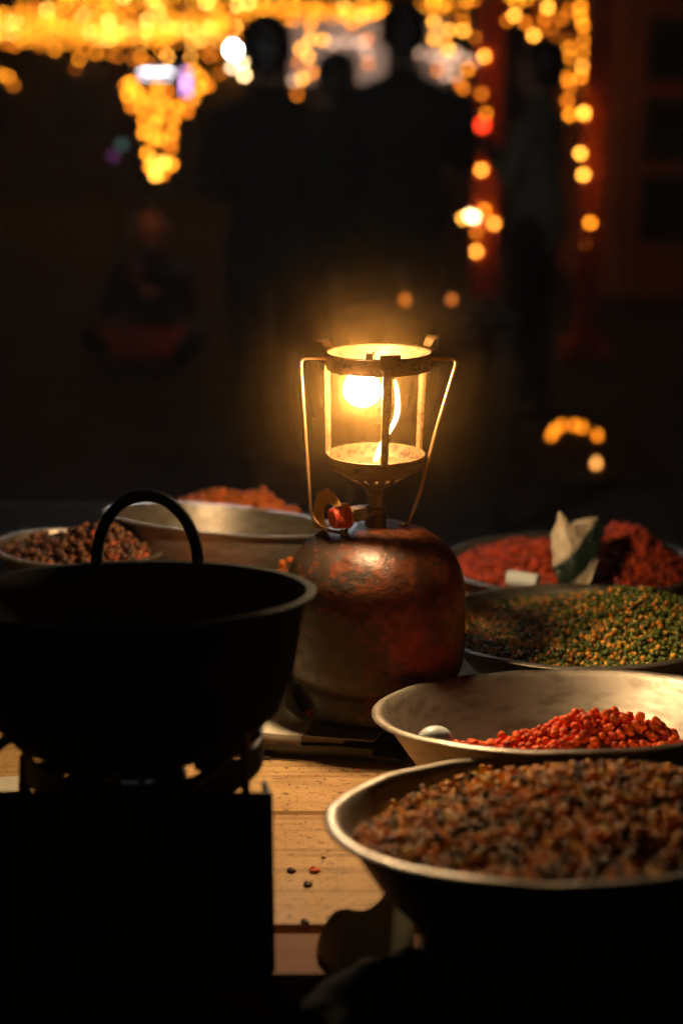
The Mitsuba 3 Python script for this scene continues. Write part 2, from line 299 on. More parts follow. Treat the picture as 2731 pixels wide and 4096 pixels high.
# left, behind the pot: a crate that carries a nut pan, a leaning bowl and a loose orange heap
cr = thing('wooden_crate', 'low dark wooden crate behind the gas bottle carrying the left bowls', 'crate')
for k in range(5): obj('slat', box(-.50 + .082 * k, -.422 + .082 * k, .10, .58, .802, .814, .001), 'dark_wood', cr)
for x in (-.5, -.112): obj('side', box(x, x + .02, .10, .58, .7535, .801), 'dark_wood', cr)
snack_bowl('small bowl of brown nuts half hidden behind the pot handle', 'heap of mottled brown nuts behind the pot handle', 'brown_nut', 'nuts',
    (-.315, .200, .864), .0930, .050, .06, -.05, lambda u, v: -.008 + .030 * G(u, v, .03, .0, .05, .06), .0075, 'sugar', col_nut, 'heap_bed_brown', 'sugared')
TB = (-.1670, .290, .870)
tag(obj('snack_bowl', place(bowl_mesh(.135, .054, .80), TB, .152, -.087), 'aluminium', smooth=50), 'empty shiny aluminium bowl leaning on the orange heap at the left', 'bowl', 'aluminium snack bowls on the table')
def h_loose(u, v): return .8125 + .038 * G(u, v, -.190, .47, .080, .05) + .026 * G(u, v, -.128, .44, .026, .05) + .034 * G(u, v, -.21, .12, .08, .05) + .05 * G(u, v, -.09, .20, .025, .06)
def in_loose(u, v):
    if math.hypot(u - TB[0], (v - TB[1])) < .140 - .35 * max(0, TB[2] - h_loose(u, v) - .02): return False
    return h_loose(u, v) > .8185 and -.5 < u < -.085 and .1 < v < .58 and math.hypot(u + .315, v - .200) > .090
hm, hc = heap(h_loose, in_loose, .0080, 'sugar', lambda u, v: jit((.58, .15, .03), .2), -.5, -.08, .1, .58)
key = tag(obj('loose_orange_nut', hm, 'sugared', smooth=True, color=hc), 'loose pile of orange sugared nuts around the leaning bowl', 'sugared nuts', kind='stuff')
obj('bed', bed(h_loose, in_loose, -.5, -.08, .1, .58, .004, 110), 'heap_bed_red', key, smooth=True)
# a dark cloth added over the crate, so its lit top stays dark
u, v = np.meshgrid(np.linspace(-.535, -.088, 40), np.linspace(.085, .61, 24), indexing='ij'); z = .8148 + .0016 * meshkit.noise(np.stack([u * 16, v * 22, 0 * u], -1)) - 2.2 * np.maximum(v - .586, 0) - 2.2 * np.maximum(-.506 - u, 0)
i, j = np.meshgrid(np.arange(39), np.arange(23), indexing='ij'); q = np.stack([i * 24 + j, (i + 1) * 24 + j, (i + 1) * 24 + j + 1, i * 24 + j + 1], -1).reshape(-1, 4)
tag(obj('added_dark_cloth', sheet(np.stack([u, v, z], -1).reshape(-1, 3), np.vstack([q[:, [0, 1, 2]], q[:, [0, 2, 3]]]), .0004), 'cloth_dark', smooth=40), 'added dark cloth that darkens the low crate behind the pot', 'cloth')
# things in the bowls
m = ico(1, 3); m.apply_scale((.0135, .011, .0095)); mv(rot(m, (0, 0, 1), 20), .040, -.268, .850)
tag(obj('white_sweet', m, 'paper_white', smooth=True), 'smooth white egg shaped sweet at the left end of the orange nuts', 'sweet')
W = np.array([(.219, .300, .880), (.209, .300, .848), (.212, .285, .812), (.216, .280, .788), (.236, .272, .780), (.252, .278, .805), (.262, .292, .832), (.245, .300, .848), (.231, .296, .864),
    (.226, .280, .846), (.232, .270, .815), (.246, .282, .836), (.228, .274, .796),
    (.256, .312, .862), (.266, .318, .866), (.272, .316, .850), (.258, .300, .846), (.270, .322, .832), (.248, .318, .790), (.244, .262, .786), (.262, .284, .826), (.230, .325, .79), (.219, .33, .835), (.226, .316, .858)])
WF = [(0, 1, 9), (1, 2, 9), (2, 10, 9), (2, 3, 12), (2, 12, 10), (3, 4, 12), (4, 5, 12), (5, 10, 12), (5, 11, 10), (5, 6, 11), (6, 7, 11), (7, 9, 11), (9, 10, 11), (7, 8, 9), (8, 0, 9),
      (7, 13, 8), (7, 16, 13), (13, 16, 14), (14, 16, 15), (6, 16, 7), (6, 15, 16), (6, 17, 15), (5, 17, 6), (5, 18, 17), (4, 19, 20), (4, 20, 5), (4, 18, 5), (0, 22, 1), (1, 22, 2), (2, 21, 3), (2, 22, 21), (0, 23, 22), (8, 13, 23), (0, 8, 23), (3, 21, 18), (3, 18, 4), (15, 17, 14), (14, 23, 13), (14, 17, 23), (17, 18, 21), (17, 21, 22), (17, 22, 23)]
wm = trimesh.Trimesh(W, WF, process=False).subdivide().subdivide().subdivide(); v = wm.vertices
wm.vertices = v + (np.stack([meshkit.noise(v * 160, s) for s in (1, 2, 3)], 1) - .5) * .0025 + (np.abs(np.stack([meshkit.noise(v * 85, s) for s in (4, 5, 6)], 1) - .5) - .2) * .011
tag(obj('crumpled_wrapper', wm, 'wrapper', smooth=55), 'crumpled tan paper wrapper with dark green band in the red nuts', 'wrapper')
rl = []
for k in np.linspace(0, 4.2 * np.pi, 60): rl.append(((.0062 + .0006 * k / 6) * math.cos(k), (.0062 + .0006 * k / 6) * math.sin(k)))
for k in rl[::-1]: pass
cs = Polygon([(a, b) for a, b in rl] + [(a * .93, b * .93) for a, b in rl[::-1]]).buffer(0)
roll = trimesh.creation.extrude_polygon(Polygon([(.0092 * math.cos(a), .0092 * math.sin(a)) for a in np.linspace(0, 2 * np.pi, 40)], [[(.0075 * math.cos(a), .0075 * math.sin(a)) for a in np.linspace(0, 2 * np.pi, 40)]]), .036)
rot(roll, (0, 1, 0), 90); rot(roll, (0, 0, 1), -28); mv(roll, .160, .2900, .8005)
tag(obj('paper_roll', roll, 'paper_white', smooth=40), 'small rolled white paper tube lying on the red nuts', 'paper roll')

# ------------------------------------------------------------------ front crate that carries the nearest bowl
cb = thing('stand_crate', 'black crate standing before the table under the nearest bowl', 'crate')
for k in range(5): obj('board', box(.02, .36, -.66 + .054 * k, -.608 + .054 * k, .800, .814, .002), 'dark_wood', cb)
for k in range(4): obj('front_board', box(.02, .36, -.664, -.650, .08 + .18 * k, .25 + .18 * k, .002), 'dark_wood', cb)
for k in range(4): obj('side_board', box(.018, .030, -.648, -.452, .08 + .18 * k, .25 + .18 * k, .002), 'dark_wood', cb)
for x in (.032, .33):
    for y in (-.645, -.48): obj('corner_post', box(x, x + .03, y, y + .03, 0, .799), 'dark_wood', cb)
# black cloth bundle slumped against the crate's left end, pale rag on it
b = ico(1, 4); v = b.vertices.copy(); d = meshkit.fbm(v * 2.2 + 5, 3)
b.vertices = v * (.8 + .45 * d)[:, None] * (.064, .062, .055) + (.012, -.512, .752)
tag(obj('cloth_bundle', b, 'cloth_dark', smooth=True), 'black bunched cloth on the table edge beside the nearest bowl', 'cloth')
u, v = np.meshgrid(np.linspace(0, 1, 24), np.linspace(0, 1, 24), indexing='ij')
x = -.048 + .062 * u + .004 * v; y = -.402 - .045 * v + .004 * np.sin(u * 9 + v * 3); z = .800 * u ** .5 + (1 - u ** .5) * .752 - .048 * v * (1 - .35 * u) + .004 * np.sin(u * 8)
i, j = np.meshgrid(np.arange(23), np.arange(23), indexing='ij'); q = np.stack([i * 24 + j, (i + 1) * 24 + j, (i + 1) * 24 + j + 1, i * 24 + j + 1], -1).reshape(-1, 4)
tag(obj('rag', sheet(np.stack([x, y, np.maximum(z, .738 - .05 * v)], -1).reshape(-1, 3), np.vstack([q[:, [0, 1, 2]], q[:, [0, 2, 3]]])), 'rag_weave', smooth=40), 'pale grey rag tucked under the left of the nearest bowl', 'rag')

# ------------------------------------------------------------------ pot on an iron trivet behind a metal wind shield
pt = thing('cooking_pot', 'black cooking pot with raised loop handles at the left front', 'pot')
PC, PT = (-.1745, -.354, .996), .138
def pot_prof(R=.122, H=.109):
    o = [(0, -H), (.058, -H), (.082, -H + .010), (.100, -H + .030), (.1105, -.052), (.1165, -.014), (R - .002, -.001), (R + .003, .0), (R + .004, .0018), (R + .002, .003)]
    p = np.array(o + [(R - .003, .002), (.1135, -.014), (.1075, -.052), (.097, -H + .032), (.079, -H + .013), (.057, -H + .003), (0, -H + .003)]); return p
obj('body', place(lathe(pot_prof(), 128), PC, PT, .0), 'pot_black', pt, smooth=45)
def loop(cx, cy, cz, w, h, ang, r=.0046):
    a = np.linspace(-.15, math.pi + .15, 30)
    p = np.stack([w * np.cos(a), 0 * a, h * np.sin(a)], 1); m = tube(p, r, 14)
    return mv(rot(m, (0, 0, 1), ang), cx, cy, cz)
obj('handle', loop(-.1795, -.240, .982, .0385, .054, 2), 'pot_black', pt, smooth=50)
obj('handle', loop(-.170, -.4740, 1.006, .0385, -.032, 2), 'pot_black', pt, smooth=50)
tv = thing('iron_trivet', 'black iron trivet holding up the cooking pot', 'trivet')
obj('ring', mv(lathe([(.082, .868), (.085, .868), (.085, .889), (.082, .889)], 90), -.172, -.345, 0), 'iron_black', tv, smooth=30)
obj('burner', mv(lathe([(0, .80), (.030, .80), (.034, .815), (.040, .822), (.044, .835), (.042, .858), (.036, .864), (0, .864)], 48), -.185, -.345, 0), 'iron_black', tv, smooth=30)
obj('burner_stem', box(-.195, -.175, -.355, -.335, .7525, .80), 'iron_black', tv)
for k in range(9):
    t = math.radians(12 + 40 * k); c0, s0 = math.cos(t), math.sin(t)
    obj('prong', tube([(-.172 + .083 * c0, -.345 + .083 * s0, .880), (-.172 + .046 * c0, -.345 + .046 * s0, .876)], .006, 8), 'iron_black', tv, smooth=50)
for k in range(3):
    t = math.radians(130 + 70 * k); c0, s0 = math.cos(t), math.sin(t)
    obj('leg', tube([(-.172 + .083 * c0, -.345 + .083 * s0, .884), (-.172 + .085 * c0, -.345 + .085 * s0, .86), (-.172 + .085 * c0, -.345 + .085 * s0, .756)], .0045, 10), 'iron_black', tv, smooth=50)
ws = thing('wind_shield', 'black sheet metal wind shield in front of the pot', 'wind shield')
obj('front_panel', box(-.42, -.078, -.436, -.433, .741, .884, .0006), 'iron_black', ws)
obj('rim', tube([(-.42, -.4345, .884), (-.0775, -.4345, .884)], .0026, 10), 'iron_black', ws, smooth=50)
obj('side_panel', rot(box(-.079, -.076, -.433, -.410, .752, .884, .0006), (0, 0, 1), 14, (-.0775, -.434, 0)), 'iron_black', ws)
obj('post', box(-.098, -.0925, -.419, -.4125, .752, .940, .0008), 'rusty_steel', ws)
for x0 in (-.135, -.20, -.30): obj('support_arm', tube([(x0, -.430, .884), (x0 + .03, -.395, .897), (x0 + .045, -.37, .900)], .004, 8), 'iron_black', ws, smooth=50)

# ------------------------------------------------------------------ gas lantern
ln = thing('gas_lantern', 'glowing camping gas lantern on a rusty orange gas bottle', 'gas lantern')
cyl = [(0, .9455), (.018, .9452), (.034, .9425), (.050, .9365), (.064, .9275), (.0745, .9155), (.0815, .900), (.0848, .882), (.0852, .862), (.0850, .826), (.0835, .812), (.0795, .802), (.072, .796), (0, .796)]
from scipy.interpolate import PchipInterpolator, CubicSpline
cp = np.array(cyl); s_ = np.r_[0, np.cumsum(np.linalg.norm(np.diff(cp, axis=0), axis=1))]; tt = np.linspace(0, s_[-1], 60)
prof = np.stack([PchipInterpolator(s_, cp[:, 0])(tt), PchipInterpolator(s_, cp[:, 1])(tt)], 1)
obj('gas_bottle', lathe(prof, 140), 'cylinder_paint', ln, smooth=40)
obj('foot_ring', lathe([(.0745, .7995), (.0765, .7995), (.0785, .790), (.079, .7765), (.0765, .7765), (.0745, .79)], 120), 'cylinder_paint', ln, smooth=40)
obj('collar', lathe([(0, .938), (.0085, .938), (.0098, .942), (.0098, .954), (.0088, .957), (.0094, .959), (.0094, .962), (.007, .964), (0, .964)], 40), 'brass_dark', ln, smooth=35)
obj('stem', lathe([(0, .963), (.0056, .963), (.0056, .972), (.0068, .973), (.0068, .9785), (0, .9785)], 32), 'brass_dark', ln, smooth=35)
# burner cup with real holes
co = [(.0058, .9785), (.014, .9835), (.030, .9935), (.0385, .9990), (.0405, .9997), (.0413, .9999), (.0425, 1.0040), (.0436, 1.0045), (.0444, 1.0128), (.0452, 1.0134)]
ci = [(.0446, 1.0140), (.0436, 1.0134), (.0424, 1.0052), (.0408, 1.0012), (.030, .9956), (.014, .9855), (.0058, .9805)]
cup = lathe(co + ci, 120); cm = Manifold(m3.Mesh(np.array(cup.vertices, np.float32), np.array(cup.faces, np.uint32)))
for k in range(18):
    t = (k + .5) * 2 * math.pi / 18
    cm -= Manifold.cylinder(.02, .0024, .0024, 12).translate((0, 0, -.01)).rotate((0, 31, 0)).translate((.0270, 0, .9925)).rotate((0, 0, math.degrees(t)))
obj('burner_cup', tm(cm), 'rusty_steel', ln, smooth=35)
TX = .002   # the head leans a little to the right
obj('top_ring', mv(lathe([(.0455, 1.0925), (.0468, 1.0920), (.0472, 1.0935), (.0470, 1.1060), (.0476, 1.1068), (.0470, 1.1076), (.0460, 1.1068), (.0458, 1.0935)], 120), TX, 0, 0), 'rusty_steel', ln, smooth=35)
def channel(x0, y0, x1, y1, w, dep, z0=1.011, z1=1.098):
    """folded upright strip from the cup to the ring, its open side outwards"""
    c = np.array([x0, y0, z0]); e = np.array([x1, y1, z1]); n = np.array([x0, y0, 0]) / math.hypot(x0, y0); t = np.array([-n[1], n[0], 0])
    pts = [(-w / 2, dep), (-w / 2, 0), (w / 2, 0), (w / 2, dep)]; ms = []
    for (a, b), (p, q) in zip(pts[:-1], pts[1:]):
        V = [base + t * s * u + n * s_ for base, s in ((c, 1.0), (e, 1.35)) for u, s_ in ((a, b), (p, q))]
        ms.append(sheet(V, [(0, 1, 3), (0, 3, 2)], .0007))
    return cat(*ms)
obj('upright', channel(.0062, -.0448, .0085, -.0463, .0050, .0014), 'rusty_steel', ln)
obj('upright', channel(-.0428, .0125, -.0435, .013, .0058, .0024), 'rusty_steel', ln)
obj('upright', channel(.0395, .0200, .0425, .0205, .0060, .0022), 'rusty_steel', ln)
obj('ring_tab', rot(box(.0015, .0200, -.0482, -.0472, 1.0975, 1.1115, .0003), (0, 0, 1), 8, (.0085, -.0475, 0)), 'rusty_steel', ln)
tabm = box(-.0065, .0065, -.0006, .0006, 0, .0125, .0003)
for (px, py, az, tilt) in ((.0430, .0245, -60, -24), (-.0415, .0265, 60, -46)):
    m = tabm.copy(); m = cat(m, mv(rot(box(-.0075, .0075, -.0006, .0006, 0, .005, .0003), (1, 0, 0), -35), 0, 0, .0125))
    rot(m, (1, 0, 0), tilt); rot(m, (0, 0, 1), az); obj('ring_tab', mv(m, px + TX, py, 1.1035), 'rusty_steel', ln)
obj('clip', cat(box(-.0105, -.0045, -.0440, -.0428, 1.1030, 1.1125, .0003), tube([(-.0050, -.0434, 1.104), (-.0047, -.0434, 1.111), (-.0036, -.0434, 1.1145), (-.0028, -.0434, 1.111), (-.003, -.0434, 1.106)], .0006, 8)), 'rusty_steel', ln)
def bent(pts, r=.0075, k=7):
    p = [np.array(q, float) for q in pts]; out = [p[0]]
    for a, b, c in zip(p[:-2], p[1:-1], p[2:]):
        d0 = (a - b) / np.linalg.norm(a - b); d1 = (c - b) / np.linalg.norm(c - b); q0, q1 = b + d0 * r, b + d1 * r
        out += [(1 - t) ** 2 * q0 + 2 * t * (1 - t) * b + t * t * q1 for t in np.linspace(0, 1, k)]
    return out + [p[-1]]
obj('wire_bail', tube(bent([(-.0445, 0, 1.1012), (-.0688, 0, 1.1015), (-.0598, -.003, .955), (-.049, -.012, .9445), (-.032, -.02, .9435)]), .0016, 12), 'wire_steel', ln, smooth=50)
obj('wire_bail', tube(bent([(.0485, 0, 1.1010), (.0725, 0, 1.1005), (.0545, 0, 1.035), (.0400, 0, .973), (.0300, 0, .9455), (.0110, 0, .9420)], .006), .0016, 12), 'wire_steel', ln, smooth=50)
# control valve and ribbed knob
def along(m, o, d):
    d = np.array(d, float); d /= np.linalg.norm(d); m.apply_transform(trimesh.geometry.align_vectors([0, 0, 1], d)); return mv(m, *o)
KD = np.array([-.86, -.50, -.05]); KD /= np.linalg.norm(KD); K0 = np.array([-.0105, -.010, .9605])
obj('valve', cat(along(trimesh.creation.cylinder(.0062, .020, sections=24), K0 + KD * .004, KD), along(box(-.0062, .0062, -.0066, .0066, -.006, .0085, .0008), K0 + KD * .0055, KD), along(lathe([(0, 0), (.0075, 0), (.0078, .001), (.0078, .004), (.0075, .005), (0, .005)], 6), K0 + KD * .013, KD)), 'brass_dark', ln, smooth=30)
kp = [(0, 0), (.0118, 0), (.0122, .0008), (.0120, .0022), (.0106, .0030), (.0100, .0036), (.0096, .0125), (.0090, .0150), (.0075, .0162), (0, .0158)]
kn = lathe(kp, 120); v = kn.vertices; rr = np.hypot(v[:, 0], v[:, 1]); th = np.arctan2(v[:, 1], v[:, 0])
rib = ((v[:, 2] > .0034) & (v[:, 2] < .0155) & (rr > .008)); v[rib, :2] *= (1 + .045 * np.sign(np.sin(th[rib] * 30 + .01)))[:, None]
obj('knob', along(kn, K0 + KD * .0185, KD), 'knob_red', ln, smooth=28)
ta = [(-.0135, -.017), (-.0125, .004), (-.008, .0155), (-.001, .0185), (.006, .014), (.011, .006), (.0135, .001), (.0085, -.002), (.0045, .004), (.0005, .0065), (-.0035, .003), (-.0045, -.008), (-.002, -.019)]
tg = trimesh.creation.extrude_polygon(Polygon(smoothpath(ta, 4)[:, :2] if False else ta).buffer(.0012).buffer(-.0004), .0012); rot(tg, (1, 0, 0), 80)
obj('tag', mv(tg, -.0445, .030, .9525), 'tag_yellow', ln, smooth=30)
# mantle (the light) and a stray flame
mt = ico(1, 3); v = mt.vertices.copy(); v *= (1 + .10 * (meshkit.noise(v * 1.7 + 4) - .5))[:, None]
mt = cat(trimesh.Trimesh(v * (.0166, .0142, .0148) + (-.0130, -.0325, 1.0785), mt.faces), trimesh.Trimesh(ico(1, 2).vertices * (.0045, .004, .008) + (-.0215, -.0305, 1.0880), ico(1, 2).faces))
LAMP = np.array([1.0, .665, .325]) * 900
scene['gas_lantern__mantle'] = mikit.ply(mt, 'bulb_glass', smooth=True, emitter=glow(LAMP.tolist(), 12.0))
fp = smoothpath([(-.0005, -.022, 1.0095), (.0025, -.020, 1.020), (.0095, -.016, 1.034), (.0165, -.013, 1.046), (.0190, -.012, 1.060), (.0178, -.012, 1.075), (.0165, -.012, 1.0835)], 6)
fr = np.interp(np.linspace(0, 1, len(fp)), [0, .15, .35, .5, .7, .9, 1], [.0030, .0026, .0017, .0019, .0024, .0017, .0005])
fm = tube(fp, fr, 12); fv = np.clip((fm.vertices[:, 2] - 1.012) / .05, 0, 1)[:, None]
fc = DIM * ((1 - fv) * np.array([2.2, .95, .18]) + fv * np.array([14, 11.0, 7.0]))
scene['gas_lantern__flame'] = mikit.ply(fm, 'bulb_glass', smooth=True, color=fc, emitter={'type': 'area', 'radiance': {'type': 'mesh_attribute', 'name': 'vertex_color'}, 'sampling_weight': .5})

# ------------------------------------------------------------------ notebook, papers, crumbs
nb = thing('magazine_stack', 'stack of worn magazines under the gas bottle with a printed page on top', 'magazines')
def slab(poly, z0, z1, wav=.0): 
    m = trimesh.creation.extrude_polygon(Polygon(poly), z1 - z0); m = mv(m, 0, 0, z0).subdivide_to_size(.02); v = m.vertices
    v[:, 2] += wav * (meshkit.noise(v * [26, 26, 0]) - .5) * np.clip((v[:, 2] - z0) / (z1 - z0) + .4, 0, 1); return m
obj('cover', slab([(-.30, -.070), (-.115, -.078), (-.02, -.092), (.022, -.104), (.06, .0), (.03, .09), (-.09, .098), (-.30, .07)], .7512, .7565, .004), 'cover_dark', nb)
obj('page_block', slab([(-.31, -.074), (-.115, -.0825), (-.035, -.094), (-.004, -.099), (.05, .0), (.02, .08), (-.09, .09), (-.31, .06)], .7572, .7635, .003), 'cover_dark', nb)
obj('page_block', slab([(-.30, -.070), (-.115, -.0785), (-.066, -.0850), (-.030, -.090), (.045, .0), (.01, .07), (-.09, .08), (-.30, .05)], .7645, .7708, .003), 'page_edge', nb)
obj('page', slab([(-.30, -.071), (-.115, -.0795), (-.0668, -.0870), (-.0605, -.069), (-.055, -.03), (-.06, .05), (-.30, .05)], .7714, .7719, .001), 'page', nb)
obj('cover', slab([(-.0660, -.0875), (-.003, -.1000), (.045, .0), (.0, .07), (-.050, .05), (-.054, -.03), (-.0597, -.069)], .7714, .7722, .001), 'cover_grey', nb)
cf = []   # the page's front edge curls down
u, v = np.meshgrid(np.linspace(-.14, -.068, 20), np.linspace(0, 1, 8), indexing='ij')
X = u; Y = -.0795 - (u + .115) * .155 - .0035 * np.sin(v * 1.7) - .0015; Z = .7716 - .0075 * v ** 1.4 * (1 + .2 * np.sin(u * 90))
i, j = np.meshgrid(np.arange(19), np.arange(7), indexing='ij'); q = np.stack([i * 8 + j, (i + 1) * 8 + j, (i + 1) * 8 + j + 1, i * 8 + j + 1], -1).reshape(-1, 4)
obj('page', sheet(np.stack([X, Y, Z], -1).reshape(-1, 3), np.vstack([q[:, [0, 1, 2]], q[:, [0, 2, 3]]]), .0004), 'page_edge', nb, smooth=40)
tag(obj('ink_stroke', rot(box(-.0542, -.0478, -.0792, -.0782, .7726, .7729), (0, 0, 1), 4, (-.05, -.079, 0)), 'ink_blue', nb), 'small blue mark on the grey cover')
# white folded paper with curled left side, tucked under the bottle
u, v = np.meshgrid(np.linspace(0, 1, 26), np.linspace(0, 1, 14), indexing='ij')
X = -.090 + .074 * u + .006 * (1 - v) * (1 - u); Y = -.0560 - .0015 * u + .040 * v; Z = .7738 + .030 * np.clip(1 - u / .30, 0, 1) ** 1.5 * (.35 + .65 * v) + .0008 * np.sin(u * 20 + v * 7)
X = X + .004 * np.clip(1 - u / .3, 0, 1) * v
i, j = np.meshgrid(np.arange(25), np.arange(13), indexing='ij'); q = np.stack([i * 14 + j, (i + 1) * 14 + j, (i + 1) * 14 + j + 1, i * 14 + j + 1], -1).reshape(-1, 4)
tag(obj('white_paper', sheet(np.stack([X, Y, np.minimum(Z, .7755 + 9 * (np.hypot(X, Y) > .0735))], -1).reshape(-1, 3), np.vstack([q[:, [0, 1, 2]], q[:, [0, 2, 3]]]), .0006), 'paper_white', smooth=40), 'curled white paper tucked under the foot of the gas bottle', 'paper')
def nut(x, y, z, r, label, group=None):
    m = grain_mesh('sugar', r); mv(m, x, y, z)
    c = np.tile(jit((.62, .08, .016), .08), (len(m.vertices), 1))
    return tag(obj('stray_nut', m, 'sugared', smooth=True, color=c), label, 'nut', group)
nut(-.0600, -.0500, .7785, .0046, 'single red nut lying on the white paper')
nut(-.0385, -.0560, .7775, .0042, 'darker nut at the right end of the white paper')
nut(-.2135, -.092, .7560, .0090, 'big orange nut seen through the gap below the pot')
tag(obj('steel_washer', mv(lathe([(.0030, 0), (.0052, 0), (.0052, .0009), (.0030, .0009)], 40), -.0126, -.0905, .7724), 'aluminium', smooth=30), 'tiny pale steel washer on the dark magazine cover', 'washer')
for (x, y, w, d, a, label) in ((-.283, -.105, .028, .022, 20, 'white paper scrap on the table seen below the pot'), (-.325, -.150, .06, .03, 5, 'yellowed paper scrap at the left edge below the pot')):
    m = sheet([(-w / 2, -d / 2, 0), (w / 2, -d / 2, .002), (w / 2, d / 2, .003), (-w / 2, d / 2, .0005)], [(0, 1, 2), (0, 2, 3)], .0004); rot(m, (0, 0, 1), a)
    tag(obj('paper_scrap', mv(m, x, y, .7525), 'paper_white' if 'white' in label else 'page'), label, 'paper')
for (x, y, r, label, red) in ((-.0700, -.293, .0028, 'dark splinter on the plank beside the wind shield', 0), (-.0520, -.2925, .0036, 'orange crumb on the plank left of the nearest bowl', 1), (-.0570, -.314, .0028, 'black peppercorn crumb near the table front', 0),
        (-.0455, -.271, .0018, 'tiny pale crumb on the plank', 2), (-.0580, -.367, .0026, 'dark crumb at the front edge of the last plank', 0), (-.109, -.092, .003, 'dark curled shred beside the magazine stack', 0), (-.100, -.090, .0028, 'dark shred next to the curled shred', 0), (.0065, -.128, .0013, 'small black crumb near the orange nut bowl', 0), (-.018, -.1165, .0014, 'tiny red crumb on the plank crack', 1)):
    m = ico(r, 2); v = m.vertices; m.vertices = v * (.35 + 1.3 * meshkit.noise(v / r * 1.6 + 9 * x))[:, None] * (1.25, .7, .55)
    c = np.tile(((.05, .02, .01), (.66, .12, .02), (.7, .5, .25))[red], (len(v), 1))
    tag(obj('crumb', mv(m, x, y, .7515), 'sugared', smooth=True, color=np.array(c, float)), label, 'crumb')
#BACKGROUND
# ------------------------------------------------------------------ string lights
AMBER = np.array([1.0, .315, .018])
def bulb_kind(key, rgb, r):
    scene['bulb_' + key] = {'type': 'shapegroup', 'globe': mikit.ply(ico(r, 1), 'bulb_glass', smooth=True, emitter=glow([float(c) for c in rgb], .25))}
bulb_kind('b', AMBER * (1.15, 1.35, 2.5) * 12.78, .0165); bulb_kind('n', AMBER * (1, .85, .7) * 9.09, .0165); bulb_kind('d', AMBER * (1, .7, .6) * 4.83, .0165); bulb_kind('e', AMBER * (1, .62, .5) * 1.56, .0165)
bulb_kind('p', np.array([1, .60, .40]) * 2.6, .020); bulb_kind('w', np.array([1, .70, .30]) * 20, .020); bulb_kind('f', AMBER * (1, .95, .8) * 8.5, .023); bulb_kind('F', AMBER * (1, 1.45, 4) * 20, .023); bulb_kind('g', AMBER * (1, .75, .6) * 4, .023)
def string_light(points, kinds, label, group, cable=None):
    t = thing('string_light', label, 'string lights', group)
    obj('cable', tube(cable if cable is not None else points, .004, 5), 'cable', t)
    for p, k in zip(points, kinds):
        scene[num(t + '__bulb')] = {'type': 'instance', 'to_world': T().translate([float(c) for c in p]), 'shape': {'type': 'ref', 'id': 'bulb_' + k}}
POST_L = [
    (0.87,8.30,1.69,'b'), (0.88,8.35,1.58,'b'), (0.96,8.40,1.51,'b'), (0.85,8.20,1.46,'d'), (0.88,8.20,1.34,'n'), (0.78,8.45,1.26,'b'), (0.87,8.45,1.11,'n'), (0.87,8.30,0.99,'b'), (0.90,8.35,0.79,'b'), (0.89,8.25,0.74,'n'), (0.80,8.30,0.70,'w'), (0.83,8.30,0.69,'w'), (0.93,8.40,0.65,'w'), (0.75,8.20,0.69,'b'), (0.96,8.30,0.65,'b'), (0.84,8.20,0.60,'d'), (0.85,8.30,0.47,'b')]
POST_R = [
    (1.24,6.60,1.34,'b'), (1.25,6.65,1.33,'n'), (1.19,6.75,1.33,'n'), (1.16,6.65,1.40,'d'), (1.24,6.65,1.13,'b'), (1.26,6.65,1.02,'b'), (1.31,6.85,0.90,'b'), (1.30,6.60,0.77,'n'), (1.30,6.75,0.65,'d')]
CURTAIN_R = [
    (1.39,7.70,1.84,'n'), (1.45,7.60,1.83,'d'), (1.35,7.55,1.88,'n'), (1.38,7.55,1.75,'n'), (1.30,7.60,1.71,'n'), (1.38,7.55,1.68,'n'), (1.47,7.65,1.69,'n'), (1.30,7.60,1.65,'n'), (1.41,7.75,1.61,'b'), (1.14,7.45,1.60,'n'), (1.09,7.60,1.78,'b'), (1.10,7.70,1.73,'n'), (1.20,7.70,1.71,'b'), (1.12,7.65,1.52,'d'), (1.16,7.60,1.54,'d'), (1.25,7.65,1.55,'n'), (1.28,7.45,1.55,'d'), (1.30,7.60,1.53,'n'), (1.40,7.75,1.55,'n'), (1.45,7.60,1.54,'d'), (1.31,7.60,1.49,'d'), (1.18,7.55,1.48,'b'), (1.37,7.45,1.47,'e'), (1.24,7.55,1.63,'e'), (1.23,7.70,1.77,'e'), (1.28,7.50,1.75,'e'), (1.20,7.65,1.82,'e'), (1.15,7.60,1.87,'d'), (1.27,7.75,1.88,'d'), (1.02,7.45,1.84,'d'), (0.99,7.75,1.90,'b'), (1.16,7.55,1.93,'b'), (1.27,7.45,1.91,'d'), (1.34,7.50,1.93,'n'), (1.46,7.75,1.97,'b'), (1.12,7.50,1.80,'e')]
CURTAIN_M = [
    (0.56,8.50,1.91,'b'), (0.46,8.55,1.84,'b'), (0.57,8.60,1.81,'b'), (0.66,8.55,1.86,'b'), (0.66,8.55,1.74,'b'), (0.76,8.65,1.92,'d'), (0.77,8.75,1.87,'b'), (0.84,8.60,1.82,'d'), (0.91,8.70,1.81,'n'), (0.97,8.55,1.88,'b'), (0.91,8.75,1.95,'d'), (1.05,8.70,1.93,'d'), (0.95,8.60,1.95,'d'), (0.88,8.65,1.90,'e'), (0.50,8.75,1.92,'n'), (0.85,8.50,1.77,'e'), (0.56,8.60,1.70,'p'), (0.66,8.70,1.66,'p'), (0.70,8.45,1.58,'p'), (0.76,8.55,1.69,'p'), (0.79,8.55,1.62,'n'), (0.83,8.45,1.67,'p'), (0.70,8.70,1.67,'p'), (0.73,8.45,1.53,'d'), (0.77,8.65,1.50,'d'), (0.59,8.50,1.61,'d'), (0.65,8.65,1.58,'p'), (0.47,8.65,1.73,'p'), (0.64,8.50,1.78,'d'), (0.72,8.70,1.73,'p'), (0.62,8.65,1.70,'p')]
